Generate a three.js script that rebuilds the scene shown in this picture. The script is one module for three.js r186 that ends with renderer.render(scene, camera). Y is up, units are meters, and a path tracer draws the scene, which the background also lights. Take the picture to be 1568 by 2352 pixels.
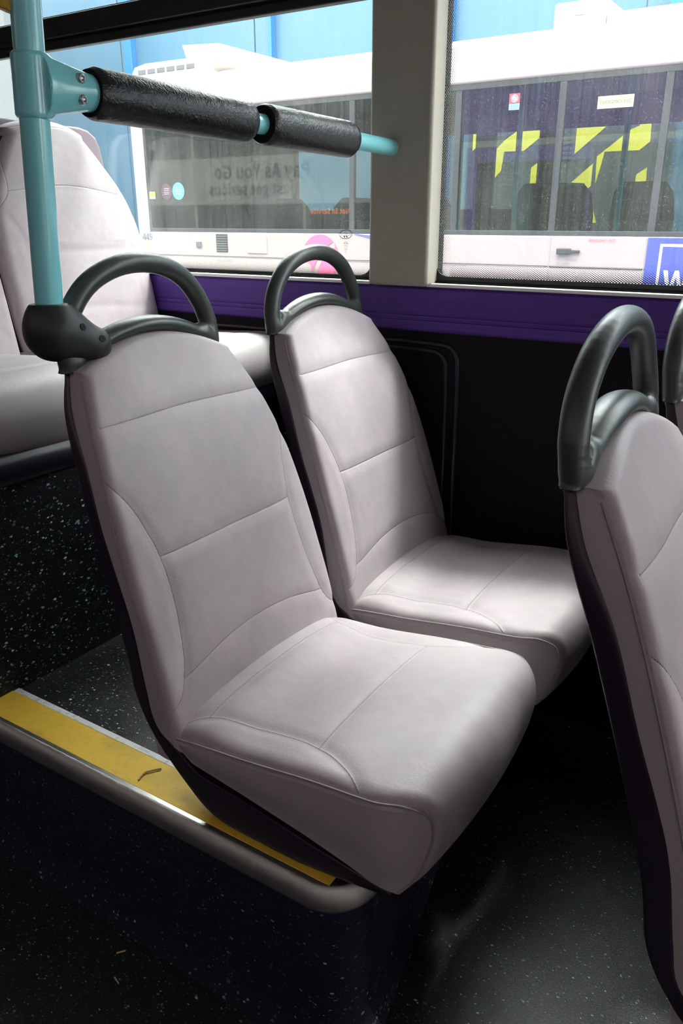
import * as THREE from 'three';
import { RoundedBoxGeometry } from 'three/addons/geometries/RoundedBoxGeometry.js';
import { mergeGeometries, toCreasedNormals } from 'three/addons/utils/BufferGeometryUtils.js';

// ---------- camera, sky, daylight, exposure ----------
const scene = new THREE.Scene();
const camera = new THREE.PerspectiveCamera(66.33, 1568 / 2352, 0.05, 200);
camera.position.set(0, 1.1475, 0);
{
  const p = 0.35682, w = 0.56952;
  camera.lookAt(-Math.sin(w) * Math.cos(p), 1.1475 - Math.sin(p), -Math.cos(w) * Math.cos(p));
}
const renderer = new THREE.WebGLRenderer({ antialias: true });
renderer.toneMapping = THREE.LinearToneMapping;
renderer.toneMappingExposure = 1.08;
renderer.shadowMap.enabled = true;

const SKY = 10.5;
{ // overcast sky, brighter towards the zenith, dull ground below the horizon
  const W = 256, H = 128, d = new Float32Array(W * H * 4);
  for (let j = 0; j < H; j++) {
    const s = Math.sin(((j + 0.5) / H - 0.5) * Math.PI);
    const L = s > 0 ? (1 + 2 * s) / 3 * 1.5 : 0.12;
    for (let i = 0; i < W; i++) d.set([L * 1.03, L * 0.995, L * 0.985, 1], (j * W + i) * 4);
  }
  const t = new THREE.DataTexture(d, W, H, THREE.RGBAFormat, THREE.FloatType);
  t.mapping = THREE.EquirectangularReflectionMapping; t.magFilter = THREE.LinearFilter; t.needsUpdate = true;
  scene.background = t; scene.environment = t;
  scene.backgroundIntensity = SKY; scene.environmentIntensity = SKY;
}
// the bright part of the thin cloud where the sun stands: high, on the window side, slightly ahead
const sun = new THREE.DirectionalLight(0xfffaf2, 7);
sun.position.set(0.4 * 6 - 0.5, 1.8 * 6 + 0.5, -1.0 * 6 - 1.2); sun.target.position.set(-0.5, 0.5, -1.2);
sun.castShadow = true; sun.shadow.radius = 19; sun.shadow.mapSize.set(2048, 2048);
Object.assign(sun.shadow.camera, { left: -8, right: 8, top: 8, bottom: -8, near: 0.5, far: 40 });
scene.add(sun); scene.add(sun.target);
// the wide bright cloud below it, seen through the window side
const cloud = new THREE.DirectionalLight(0xfffbf6, 4.6);
cloud.position.set(-0.6 * 8 - 0.8, 1.3 * 8 + 0.5, -8 - 1.2); cloud.target.position.set(-0.8, 0.5, -1.2);
cloud.castShadow = true; cloud.shadow.radius = 75; cloud.shadow.mapSize.set(2048, 2048);
Object.assign(cloud.shadow.camera, { left: -8, right: 8, top: 8, bottom: -8, near: 0.5, far: 40 });
scene.add(cloud); scene.add(cloud.target);

// ---------- small tools ----------
const U = 0.85;                                    // the seats and fittings are measured in units of 0.85 m
let seed = 7;
const rnd = () => { seed = (seed * 1664525 + 1013904223) >>> 0; return seed / 4294967296; };
const hash = (x, y) => { let h = (x * 374761393 + y * 668265263) | 0; h = Math.imul(h ^ (h >>> 13), 1274126177); return ((h ^ (h >>> 16)) >>> 0) / 4294967296; };
const sm = (t) => t * t * (3 - 2 * t);
const vnoise = (x, y, per = 0) => {
  const xi = Math.floor(x), yi = Math.floor(y), a = sm(x - xi), b = sm(y - yi), m = (v) => (per ? ((v % per) + per) % per : v);
  const h = (i, j) => hash(m(xi + i), m(yi + j));
  return (h(0, 0) * (1 - a) + h(1, 0) * a) * (1 - b) + (h(0, 1) * (1 - a) + h(1, 1) * a) * b;
};
const lerp = (a, b, t) => a + (b - a) * t, clamp = (v, a, b) => Math.min(b, Math.max(a, v));
const V = (x, y, z) => new THREE.Vector3(x, y, z);
const names = {};
function numbered(n) { const k = (names[n] = (names[n] ?? -1) + 1); return k ? `${n}_${String(k).padStart(3, '0')}` : n; }
function mesh(name, geo, mat, parent = scene) {
  const m = new THREE.Mesh(geo, mat); m.castShadow = m.receiveShadow = true;
  m.name = parent === scene ? numbered(name) : name; parent.add(m); return m;
}
function tag(o, label, category, group) { o.userData.label = label; o.userData.category = category; if (group) o.userData.group = group; return o; }
function thing(name, label, category, pos = [0, 0, 0], group) { const g = new THREE.Group(); g.name = numbered(name); g.position.set(...pos); scene.add(g); return tag(g, label, category, group); }
function struct(name, geo, mat) { const m = mesh(name, geo, mat); m.userData.kind = 'structure'; return m; }
function structGroup(name) { const g = new THREE.Group(); g.name = numbered(name); g.userData.kind = 'structure'; scene.add(g); return g; }
const box = (x0, x1, y0, y1, z0, z1, r = 0) => {
  const g = r ? new RoundedBoxGeometry(x1 - x0, y1 - y0, z1 - z0, 3, r) : new THREE.BoxGeometry(x1 - x0, y1 - y0, z1 - z0);
  g.translate((x0 + x1) / 2, (y0 + y1) / 2, (z0 + z1) / 2); return g;
};
const merge = (list) => mergeGeometries(list.map((g) => { const q = g.index ? g.toNonIndexed() : g.clone(); for (const k of Object.keys(q.attributes)) if (!['position', 'normal', 'uv'].includes(k)) q.deleteAttribute(k); q.morphAttributes = {}; return q; }));
// a grid of points fn(i/nu, j/nv, i, j) -> [x, y, z, u, v]
function grid(nu, nv, fn, flip = false) {
  const P = [], T = [], I = [];
  for (let j = 0; j <= nv; j++) for (let i = 0; i <= nu; i++) { const p = fn(i / nu, j / nv, i, j); P.push(p[0], p[1], p[2]); T.push(p[3] ?? i / nu, p[4] ?? j / nv); }
  for (let j = 0; j < nv; j++) for (let i = 0; i < nu; i++) { const a = j * (nu + 1) + i, b = a + 1, c = a + nu + 1, d = c + 1; flip ? I.push(a, c, b, b, c, d) : I.push(a, b, c, b, d, c); }
  const g = new THREE.BufferGeometry(); g.setAttribute('position', new THREE.Float32BufferAttribute(P, 3)); g.setAttribute('uv', new THREE.Float32BufferAttribute(T, 2)); g.setIndex(I); g.computeVertexNormals(); return g;
}
// naive surface nets over a signed distance function
function nets(sdf, lo, hi, cell) {
  const n = [0, 1, 2].map((k) => Math.ceil((hi[k] - lo[k]) / cell) + 1), [nx, ny, nz] = n, F = new Float32Array(nx * ny * nz), id = (i, j, k) => i + nx * (j + ny * k);
  for (let k = 0; k < nz; k++) for (let j = 0; j < ny; j++) for (let i = 0; i < nx; i++) F[id(i, j, k)] = sdf(lo[0] + i * cell, lo[1] + j * cell, lo[2] + k * cell);
  const vid = new Int32Array(nx * ny * nz).fill(-1), P = [], N = [], T = [], I = [], E = [[0, 1], [2, 3], [4, 5], [6, 7], [0, 2], [1, 3], [4, 6], [5, 7], [0, 4], [1, 5], [2, 6], [3, 7]];
  for (let k = 0; k < nz - 1; k++) for (let j = 0; j < ny - 1; j++) for (let i = 0; i < nx - 1; i++) {
    const f = []; let neg = 0;
    for (let c = 0; c < 8; c++) { f[c] = F[id(i + (c & 1), j + ((c >> 1) & 1), k + (c >> 2))]; if (f[c] < 0) neg++; }
    if (!neg || neg === 8) continue;
    let x = 0, y = 0, z = 0, m = 0;
    for (const [a, b] of E) if ((f[a] < 0) !== (f[b] < 0)) { const t = f[a] / (f[a] - f[b]); x += lerp(a & 1, b & 1, t); y += lerp((a >> 1) & 1, (b >> 1) & 1, t); z += lerp(a >> 2, b >> 2, t); m++; }
    x = lo[0] + (i + x / m) * cell; y = lo[1] + (j + y / m) * cell; z = lo[2] + (k + z / m) * cell;
    const e = cell * 0.3, g = V(sdf(x + e, y, z) - sdf(x - e, y, z), sdf(x, y + e, z) - sdf(x, y - e, z), sdf(x, y, z + e) - sdf(x, y, z - e)).normalize();
    vid[id(i, j, k)] = P.length / 3; P.push(x, y, z); N.push(g.x, g.y, g.z);
    T.push(Math.atan2(g.z, g.x) * 0.03 + x * 1.3 + z, y + 0.7 * z);
  }
  const quad = (a, b, c, d, s) => { if (a < 0 || b < 0 || c < 0 || d < 0) return; s ? I.push(a, b, c, a, c, d) : I.push(a, c, b, a, d, c); };
  for (let k = 1; k < nz - 1; k++) for (let j = 1; j < ny - 1; j++) for (let i = 1; i < nx - 1; i++) {
    const s = F[id(i, j, k)] < 0, g = (a, b, c) => vid[id(i - a, j - b, k - c)];
    if (s !== F[id(i + 1, j, k)] < 0) quad(g(0, 1, 1), g(0, 0, 1), g(0, 0, 0), g(0, 1, 0), s);
    if (s !== F[id(i, j + 1, k)] < 0) quad(g(1, 0, 1), g(1, 0, 0), g(0, 0, 0), g(0, 0, 1), s);
    if (s !== F[id(i, j, k + 1)] < 0) quad(g(1, 1, 0), g(0, 1, 0), g(0, 0, 0), g(1, 0, 0), s);
  }
  const g = new THREE.BufferGeometry();
  g.setAttribute('position', new THREE.Float32BufferAttribute(P, 3)); g.setAttribute('normal', new THREE.Float32BufferAttribute(N, 3)); g.setAttribute('uv', new THREE.Float32BufferAttribute(T, 2)); g.setIndex(I);
  return g;
}
const smin = (a, b, k) => { const h = clamp(0.5 + 0.5 * (b - a) / k, 0, 1); return lerp(b, a, h) - k * h * (1 - h); };
const capsule = (x, y, z, a, b, ra, rb = ra) => {
  const dx = b[0] - a[0], dy = b[1] - a[1], dz = b[2] - a[2], px = x - a[0], py = y - a[1], pz = z - a[2];
  const h = clamp((px * dx + py * dy + pz * dz) / (dx * dx + dy * dy + dz * dz), 0, 1);
  return Math.hypot(px - dx * h, py - dy * h, pz - dz * h) - lerp(ra, rb, h);
};
const table = (T) => (y) => { let i = 0; while (i < T.length - 2 && y > T[i + 1][0]) i++; const [a, b] = [T[i], T[i + 1]]; return lerp(a[1], b[1], clamp((y - a[0]) / (b[0] - a[0]), -0.5, 1.2)); };
function smoothTable(T, n = 80) { // Catmull-Rom through [y, value]
  const c = new THREE.CatmullRomCurve3(T.map((p) => V(p[0], p[1], 0)), false, 'centripetal').getPoints(n).map((p) => [p.x, p.y]); return table(c);
}
const curve2 = (pts, n) => new THREE.CatmullRomCurve3(pts.map((p) => V(p[0], p[1], 0)), false, 'centripetal').getSpacedPoints(n).map((p) => [p.x, p.y]);
const rod = (a, b, r, seg = 20) => { const d = V(...b).sub(V(...a)), g = new THREE.CylinderGeometry(r, r, d.length(), seg); g.applyQuaternion(new THREE.Quaternion().setFromUnitVectors(V(0, 1, 0), d.clone().normalize())); g.translate((a[0] + b[0]) / 2, (a[1] + b[1]) / 2, (a[2] + b[2]) / 2); return g; };
const tube = (pts, r, n = 60, seg = 14) => new THREE.TubeGeometry(new THREE.CatmullRomCurve3(pts.map((p) => V(...p))), n, r, seg);
const shape = (pts) => { const s = new THREE.Shape(); pts.forEach((p, i) => (i ? s.lineTo(p[0], p[1]) : s.moveTo(p[0], p[1]))); s.closePath(); return s; };
const slab = (pts, z0, z1, bevel = 0) => { const g = new THREE.ExtrudeGeometry(shape(pts), { depth: z1 - z0, bevelEnabled: bevel > 0, bevelSize: bevel, bevelThickness: bevel, bevelSegments: 2 }); g.translate(0, 0, z0); return g; };
function canvas(w, h, draw) { const c = document.createElement('canvas'); c.width = w; c.height = h; draw(c.getContext('2d'), w, h); return c; }
function tex(c, srgb = true, rx = 1, ry = 1) { const t = new THREE.CanvasTexture(c); t.wrapS = t.wrapT = THREE.RepeatWrapping; t.repeat.set(rx, ry); t.magFilter = THREE.LinearFilter; if (srgb) t.colorSpace = THREE.SRGBColorSpace; return t; }
function noiseCanvas(w, h, fn) { return canvas(w, h, (g) => { const d = g.createImageData(w, h); for (let y = 0; y < h; y++) for (let x = 0; x < w; x++) { const c = fn(x, y); d.data.set(c.length ? [...c, 255] : [c, c, c, 255], (y * w + x) * 4); } g.putImageData(d, 0, 0); }); }

// ---------- materials ----------
const std = (o) => new THREE.MeshStandardMaterial(o), phy = (o) => new THREE.MeshPhysicalMaterial(o);
const grainTex = tex(noiseCanvas(256, 256, (x, y) => 128 + 90 * (vnoise(x / 4, y / 4, 64) - 0.5) + 60 * (vnoise(x / 2, y / 2, 128) - 0.5)), false, 14, 14);
const M = {
  shell: phy({ color: '#1d1226', roughness: 0.42, clearcoat: 0.2, clearcoatRoughness: 0.3 }),
  grip: std({ color: '#3b403e', roughness: 0.37 }),
  jointPlastic: std({ color: '#232627', roughness: 0.5 }),
  hole: std({ color: '#060606', roughness: 0.8 }),
  teal: phy({ color: '#86dbe3', roughness: 0.32, clearcoat: 0.8, clearcoatRoughness: 0.12 }),
  steel: std({ color: '#b9b8b6', metalness: 1, roughness: 0.36 }),
  alu: std({ color: '#c9c5c1', metalness: 1, roughness: 0.3, bumpMap: grainTex, bumpScale: 0.0002 }),
  blackMetal: std({ color: '#17181a', roughness: 0.45 }),
  rubber: std({ color: '#0e0f10', roughness: 0.6 }),
  purple: std({ color: '#553092', roughness: 0.6, bumpMap: grainTex, bumpScale: 0.0003 }),
  darkPanel: phy({ color: '#0c080f', roughness: 0.7, specularIntensity: 0.45 }),
  ledge: std({ color: '#f0efec', roughness: 0.5 }),
  cream: std({ color: '#aea89c', roughness: 0.62, bumpMap: grainTex, bumpScale: 0.0003 }),
  ceiling: std({ color: '#8f8e8b', roughness: 0.7 }),
  glass: phy({ color: '#f4fbfa', roughness: 0, transmission: 1, thickness: 0, ior: 1.45 }),
  tint: phy({ color: '#bac4c1', roughness: 0.02, transmission: 1, thickness: 0, ior: 1.55 }),
  busWhite: phy({ color: '#a0958f', roughness: 0.4, clearcoat: 0.3 }),
  busGrey: std({ color: '#5a5c5f', roughness: 0.6 }),
  busDark: std({ color: '#2c2f31', roughness: 0.7 }),
  yellow: std({ color: '#f2da2e', roughness: 0.5 }),
  bellYellow: std({ color: '#b48f1c', roughness: 0.45 }),
};
// foam sleeve: crinkled skin
M.foam = std({ color: '#171718', roughness: 0.36, bumpScale: 0.0007, bumpMap: tex(noiseCanvas(512, 512, (x, y) => {
  const w = vnoise(x / 20, y / 20) * 2, r = (k, q) => 1 - Math.abs(vnoise(x / k + w + q, y / (k * 0.8) + w) - 0.5) * 2;
  return clamp(255 * (0.45 * r(8, 0) ** 2 + 0.35 * r(4.5, 9) + 0.2 * vnoise(x / 3, y / 3)), 0, 255);
}), false) });
M.foamCut = std({ color: '#0b0b0b', roughness: 0.95 });

// flecked safety vinyl, one square metre per tile
function fleck(base, jitter, count, bright, s0, s1, fine) {
  return canvas(2048, 2048, (g, w) => {
    g.fillStyle = base; g.fillRect(0, 0, w, w);
    for (let i = 0; i < 30000; i++) { const k = rnd(); g.fillStyle = `rgba(${k * 90 | 0},${k * 90 | 0},${k * 98 | 0},0.35)`; g.fillRect(rnd() * w, rnd() * w, 1 + rnd() * 2, 1 + rnd() * 2); }
    for (let i = 0; i < count; i++) {
      const x = rnd() * w, y = rnd() * w, r = s0 + (s1 - s0) * rnd() ** 2.2, k = rnd(), n = 3 + (rnd() * 3 | 0), a0 = rnd() * 7, l = bright * (0.35 + 0.65 * rnd());
      const c = k < 0.4 ? [205, 222, 226] : k < 0.72 ? [118, 205, 192] : k < 0.85 ? [150, 160, 200] : [110, 108, 112];
      g.fillStyle = `rgb(${c.map((v) => Math.min(250, v * l) | 0).join(',')})`;
      for (const ox of [-w, 0, w]) for (const oy of [-w, 0, w]) {
        if (Math.abs(x + ox - w / 2) > w / 2 + 20 || Math.abs(y + oy - w / 2) > w / 2 + 20) continue;
        g.beginPath();
        for (let q = 0; q < n; q++) { const a = a0 + q / n * 6.283 + 0.5 * hash(i, q), rr = r * (0.45 + 0.9 * hash(q, i)); g.lineTo(x + ox + rr * 1.2 * Math.cos(a), y + oy + rr * 0.8 * Math.sin(a)); }
        g.fill();
      }
    }
    for (let i = 0; i < fine; i++) { const k = 120 + rnd() * 120 | 0; g.fillStyle = `rgba(${k},${k},${k},0.7)`; const r = 0.8 + rnd() * 1.2; g.fillRect(rnd() * w, rnd() * w, r, r); }
  });
}
const gritTex = tex(noiseCanvas(512, 512, (x, y) => 110 + 90 * (hash(x, y) - 0.5) + 80 * (vnoise(x / 3, y / 3) - 0.5)), false, 4, 4);
M.floor = std({ map: tex(fleck('#17161a', 6, 15000, 0.9, 1, 5.2, 16000)), roughness: 0.42, bumpMap: gritTex, bumpScale: 0.0006 });
M.riser = std({ map: tex(fleck('#170a28', 6, 11000, 0.8, 1.1, 6.6, 9000)), roughness: 0.5, bumpMap: gritTex, bumpScale: 0.0006 });
M.deck = std({ map: tex(fleck('#17161a', 6, 15000, 1.0, 1.1, 6.4, 24000)), roughness: 0.42, bumpMap: gritTex, bumpScale: 0.0006 });
M.plinth = std({ map: tex(fleck('#0d0d12', 6, 13000, 1.15, 1.3, 8, 14000)), roughness: 0.5, bumpMap: gritTex, bumpScale: 0.0005 });
// worn yellow strip
M.strip = std({ roughness: 0.6, map: tex(noiseCanvas(1024, 128, (x, y) => {
  const d = clamp((vnoise(x / 60, y / 40) - 0.58) * 2.2, 0, 1) * 0.45 + 0.3 * clamp(vnoise(x / 9, y / 7) - 0.62, 0, 1) + 0.08 * hash(x, y);
  return [lerp(240, 140, d), lerp(196, 118, d), lerp(62, 62, d)];
})) });
M.whiteStrip = std({ roughness: 0.6, map: tex(noiseCanvas(512, 32, (x, y) => { const v = 236 - 70 * clamp(vnoise(x / 14, y / 8) - 0.55, 0, 1) - 16 * hash(x, y); return [v, v, v + 2]; })) });

// ---------- upholstery ----------
// seams are polylines in the uv frame of a panel (units of 0.85 m); each has a groove and a row of stitch holes
const QW = 0.62, QH = 0.86, TW = 1024, TH = 1420;
const segDist = (x, y, line) => { let m = 9; for (let i = 0; i + 1 < line.length; i++) { const [a, b] = [line[i], line[i + 1]], dx = b[0] - a[0], dy = b[1] - a[1], h = clamp(((x - a[0]) * dx + (y - a[1]) * dy) / (dx * dx + dy * dy), 0, 1); m = Math.min(m, Math.hypot(x - a[0] - dx * h, y - a[1] - dy * h)); } return m; };
const both = (l) => [l, l.map(([a, b]) => [-a, b])];
const bend = (l, n = 30) => curve2(l, n);
function vinylMaps(lines) {
  const X = (a) => (a + QW / 2) / QW * TW, Y = (b) => TH - b / QH * TH;
  const stroke = (g, l) => { g.beginPath(); l.forEach((p, i) => (i ? g.lineTo(X(p[0]), Y(p[1])) : g.moveTo(X(p[0]), Y(p[1])))); g.stroke(); };
  const bump = noiseCanvas(TW, TH, (x, y) => 168 + 7 * (vnoise(x / 5, y / 5) - 0.5) + 6 * (vnoise(x / 2.2, y / 2.2) - 0.5) + 26 * (vnoise(x / 90, y / 80) - 0.5) + 5 * (vnoise(x / 30 + y / 40, y / 6) - 0.5));
  const color = noiseCanvas(TW, TH, (x, y) => { const k = 0.955 + 0.05 * vnoise(x / 130, y / 110) + 0.03 * vnoise(x / 26 + 7, y / 30) + 0.025 * (hash(x, y) - 0.5), w = vnoise(x / 60 + 31, y / 75) - 0.5; return [(170 + 5 * w) * k, 158 * k, (163 + 3 * w) * k]; });
  const g = bump.getContext('2d'), q = color.getContext('2d');
  g.lineCap = q.lineCap = 'butt'; g.lineJoin = 'round';
  for (const { l, deep = 1 } of lines) {
    for (const [w, a] of [[12, 0.06], [8, 0.07], [5, 0.1], [2.2, 0.3]]) { g.strokeStyle = `rgba(20,20,20,${a * deep})`; g.lineWidth = w; g.setLineDash([]); stroke(g, l); }
    g.setLineDash([2, 4.5]); g.strokeStyle = 'rgba(0,0,0,0.55)'; g.lineWidth = 2; stroke(g, l);
    q.setLineDash([2.5, 4]); q.lineWidth = 1.6; q.strokeStyle = 'rgba(104,97,102,0.7)'; stroke(q, l);
  }
  return { map: tex(color), bumpMap: tex(bump, false), bumpScale: 0.0034, roughness: 0.5 };
}
const Y0 = 0.33;                                    // bottom of the backrest panel's uv frame
const backSeams = [
  { l: bend([[-0.212, 0.922], [0, 0.928], [0.212, 0.922]]) }, { l: [[-0.187, 0.702], [0.187, 0.702]], deep: 1.3 },
  { l: bend([[-0.215, 0.492], [-0.1, 0.518], [0, 0.524], [0.1, 0.518], [0.215, 0.492]]) },
  ...both(bend([[0.256, 0.845], [0.236, 0.832], [0.212, 0.795], [0.197, 0.748], [0.187, 0.702], [0.19, 0.6], [0.215, 0.492], [0.236, 0.46], [0.258, 0.448]], 60)).map((l) => ({ l, deep: 0.8 })),
];
const padSeams = [
  { l: [[-0.208, -0.822], [0.208, -0.822]] }, { l: [[-0.195, -0.6], [0.195, -0.6]] },
  ...both(bend([[0.238, -0.862], [0.208, -0.822], [0.188, -0.71], [0.195, -0.6], [0.22, -0.535], [0.25, -0.492]], 50)).map((l) => ({ l, deep: 0.8 })),
];
const frame = (lines, dy) => lines.map((s) => ({ ...s, l: s.l.map(([a, b]) => [a, b - dy]) }));
M.back = std(vinylMaps(frame(backSeams, Y0)));
M.pad = std(vinylMaps(frame(padSeams, -0.92)));
M.vinyl = std({ color: '#a39a9d', roughness: 0.5, bumpMap: grainTex, bumpScale: 0.0004 });
const dips = (lines, x, y, w = 0.011, d = 0.0032) => { let s = 0; for (const { l } of lines) { const m = segDist(x, y, l); if (m < 3 * w) s += d * Math.exp(-((m / w) ** 2)); } return Math.min(s, d * 1.3); };

// upholstered backrest: a front face with rounded rim and side walls. hw(y) half width, X(y) face line, top(s) outline, depth of rim
function backrest({ hw, X, top, y0, depth, r, seams, crown = 0.012, dent = 0.0032, sideDepth = depth }) {
  const NU = 96, NV = 120;
  return grid(NU, NV, (a, b) => {
    const q = a * 2 - 1, s = Math.sign(q), L = 1 + 0.3, p = Math.abs(q) * L;
    // vertical: face, then round over the top
    const tv = b * 1.12, t = Math.min(tv, 1);
    const h0 = hw(y0 + t * (top(1) - y0));
    let z, d = 0;
    const rr = r / h0;
    if (p < 1 - rr) z = h0 * p;
    else if (p < 1 + rr * 0.57) { const an = (p - 1 + rr) / (rr * 1.57) * Math.PI / 2; z = h0 - r + r * Math.sin(an); d = r - r * Math.cos(an); }
    else { z = h0; d = r + (p - 1 - rr * 0.57) / (0.3 - rr * 0.57) * (sideDepth - r); }
    let y = y0 + t * (top(Math.min(1, z / h0) * s) - y0);
    let dt = 0;
    if (tv > 1) { const an = Math.min(1, (tv - 1) / 0.06) * Math.PI / 2; y += r * 0.8 * Math.sin(an); dt = r - r * Math.cos(an) + Math.max(0, tv - 1.06) / 0.06 * (depth - r); }
    const f = Math.min(1, z / h0), c = crown * (1 - f * f) - 0.01 * Math.exp(-((f - 0.0) ** 2) / 0.2) * 0.6;
    z *= s;
    const x = X(y) + c - Math.max(d, dt) - (d < r ? dips(seams, z, y, 0.011, dent) : 0);
    return [x, y, z, (z + s * d + QW / 2) / QW, (y - Y0 + dt) / QH];
  }, true);
}
const hwS = smoothTable([[0.3, 0.262], [0.41, 0.26], [0.55, 0.257], [0.68, 0.253], [0.8, 0.243], [0.88, 0.228], [0.93, 0.214], [0.97, 0.199], [1.0, 0.186], [1.06, 0.172]]);
const XS = smoothTable([[0.3, -0.835], [0.36, -0.846], [0.43, -0.86], [0.5, -0.876], [0.6, -0.906], [0.715, -0.943], [0.83, -0.985], [0.92, -1.026], [1.0, -1.072], [1.06, -1.108]]);
const seatLocal = (g) => { g.translate(0.65, -0.265, 0); g.scale(U, U, U); return g; };

// seat cushion: side seam profile in x, y
const padProfile = curve2([[-0.915, 0.392], [-0.87, 0.402], [-0.795, 0.412], [-0.709, 0.421], [-0.586, 0.438], [-0.483, 0.448], [-0.425, 0.453], [-0.402, 0.447], [-0.388, 0.431], [-0.382, 0.402], [-0.387, 0.365], [-0.4, 0.318], [-0.422, 0.288]], 90);
const padHalf = (x) => 0.259 - 0.042 * clamp((x + 0.47) / 0.09, 0, 1) ** 2;
function padNormal(i) { const a = padProfile[Math.max(0, i - 1)], b = padProfile[Math.min(90, i + 1)], l = Math.hypot(b[0] - a[0], b[1] - a[1]); return [-(b[1] - a[1]) / l, (b[0] - a[0]) / l]; }
function cushionTop() {
  return grid(72, 90, (a, b, i, j) => {
    const s = a * 2 - 1, [px, py] = padProfile[j], [nx, ny] = padNormal(j), w = padHalf(px), e = Math.abs(s);
    const round = 0.014 * (1 - Math.max(0, (e - 0.9) / 0.1) ** 2), belly = 0.016 * (1 - e * e) + 0.02 * sm(clamp((-0.72 - px) / 0.12, 0, 1)) * (1 - e ** 5), dip = dips(padSeams, s * w, px, 0.013, 0.0034);
    const edge = e > 0.985 ? 0.006 : 0, c = round + belly - (ny > 0.4 ? dip : 0) - edge - 0.008;
    const arc = j / 90 * 0.69;
    return [px + nx * c, py + ny * c, s * w, (s * w + QW / 2) / QW, ny > 0.5 ? (px + 0.92) / QH : (0.5 + arc - 0.5) / QH];
  }, true);
}
const padBottom = [[-0.845, 0.37], [-0.829, 0.359], [-0.713, 0.342], [-0.589, 0.321], [-0.506, 0.303], [-0.425, 0.281]];
function cushionSide(s) {
  const bot = table(padBottom.map(([x, y]) => [x, y]));
  return grid(90, 10, (a, b, i) => {
    const [px, py] = padProfile[i], bx = clamp(px, -0.85, -0.424), by = bot(bx), w = padHalf(px);
    const x = lerp(px, bx, b), y = lerp(py, Math.min(by, py), b) - 0.006 * (1 - b), bulge = 0.007 * Math.sin(Math.PI * Math.min(1, b * 1.15)) * sm(clamp((py - by) / 0.09, 0, 1)) * sm(clamp((90 - i) / 26, 0, 1));
    return [x, y, s * (padHalf(x) - 0.003 + bulge), x * 1.2, y * 1.2];
  }, s < 0);
}
// moulded shell: rounded-rectangle section between inner line I and outer line O swept from the handle down the back and under the pan
function sweepShell(O, I, hw, n = 80) {
  const o = curve2(O, n), q = curve2(I, n), K = [];
  const r = 0.2, NS = 44;
  const sect = (u) => { // around the section: returns [d 0..1 from inner to outer, z -1..1]
    const t = u * 4; // near side, outer, far side, inner
    if (t < 1) return [t, 1]; if (t < 2) return [1, 1 - (t - 1) * 2]; if (t < 3) return [3 - t, -1]; return [0, -1 + (t - 3) * 2];
  };
  const side = grid(n, NS, (a, b, i) => {
    let [d, z] = sect(b); const [ox, oy] = o[i], [ix, iy] = q[i], th = Math.hypot(ox - ix, oy - iy), w = hw(lerp(iy, oy, 0.5), ox);
    // round the corners
    const rc = Math.min(0.011, th * 0.45), dz = w - Math.abs(z * w), dd = Math.min(d, 1 - d) * th;
    if (dz < rc && dd < rc) { const k = Math.hypot(rc - dz, rc - dd); if (k > rc) { const f = rc / k, nz = w - rc + (rc - dz) * f, nd = rc - (rc - dd) * f; z = Math.sign(z) * nz / w; d = d < 0.5 ? nd / th : 1 - nd / th; } }
    return [lerp(ix, ox, d), lerp(iy, oy, d), z * w];
  });
  const cap = (i) => { const [ox, oy] = o[i], [ix, iy] = q[i], w = hw(lerp(iy, oy, 0.5), ox) - 0.004; return grid(1, 1, (a, b) => [lerp(ix, ox, a), lerp(iy, oy, a), lerp(-w, w, b)], i === 0); };
  return merge([side, cap(0), cap(n)]);
}
const shellO = [[-1.136, 1.002], [-1.106, 0.945], [-1.057, 0.84], [-1.013, 0.725], [-0.96, 0.557], [-0.936, 0.446], [-0.912, 0.382], [-0.845, 0.312], [-0.783, 0.268], [-0.672, 0.259], [-0.524, 0.262], [-0.462, 0.267], [-0.43, 0.274]];
const shellI = [[-1.112, 1.002], [-1.072, 0.946], [-1.02, 0.86], [-0.976, 0.748], [-0.922, 0.605], [-0.9, 0.478], [-0.888, 0.425], [-0.856, 0.38], [-0.815, 0.352], [-0.713, 0.338], [-0.589, 0.317], [-0.506, 0.299], [-0.432, 0.283]];
for (const l of [shellO, shellI]) for (const p of l) { const k = l === shellO ? 0.014 : 0.019; if (p[1] > 0.4 && p[0] < -0.87 && p[1] < 0.99) { p[0] -= k; } }
const shellHalf = (y, x) => (x < -0.88 ? hwS(y) + 0.003 : 0.263 - 0.012 * clamp((x + 0.6) / 0.18, 0, 1));

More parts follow.
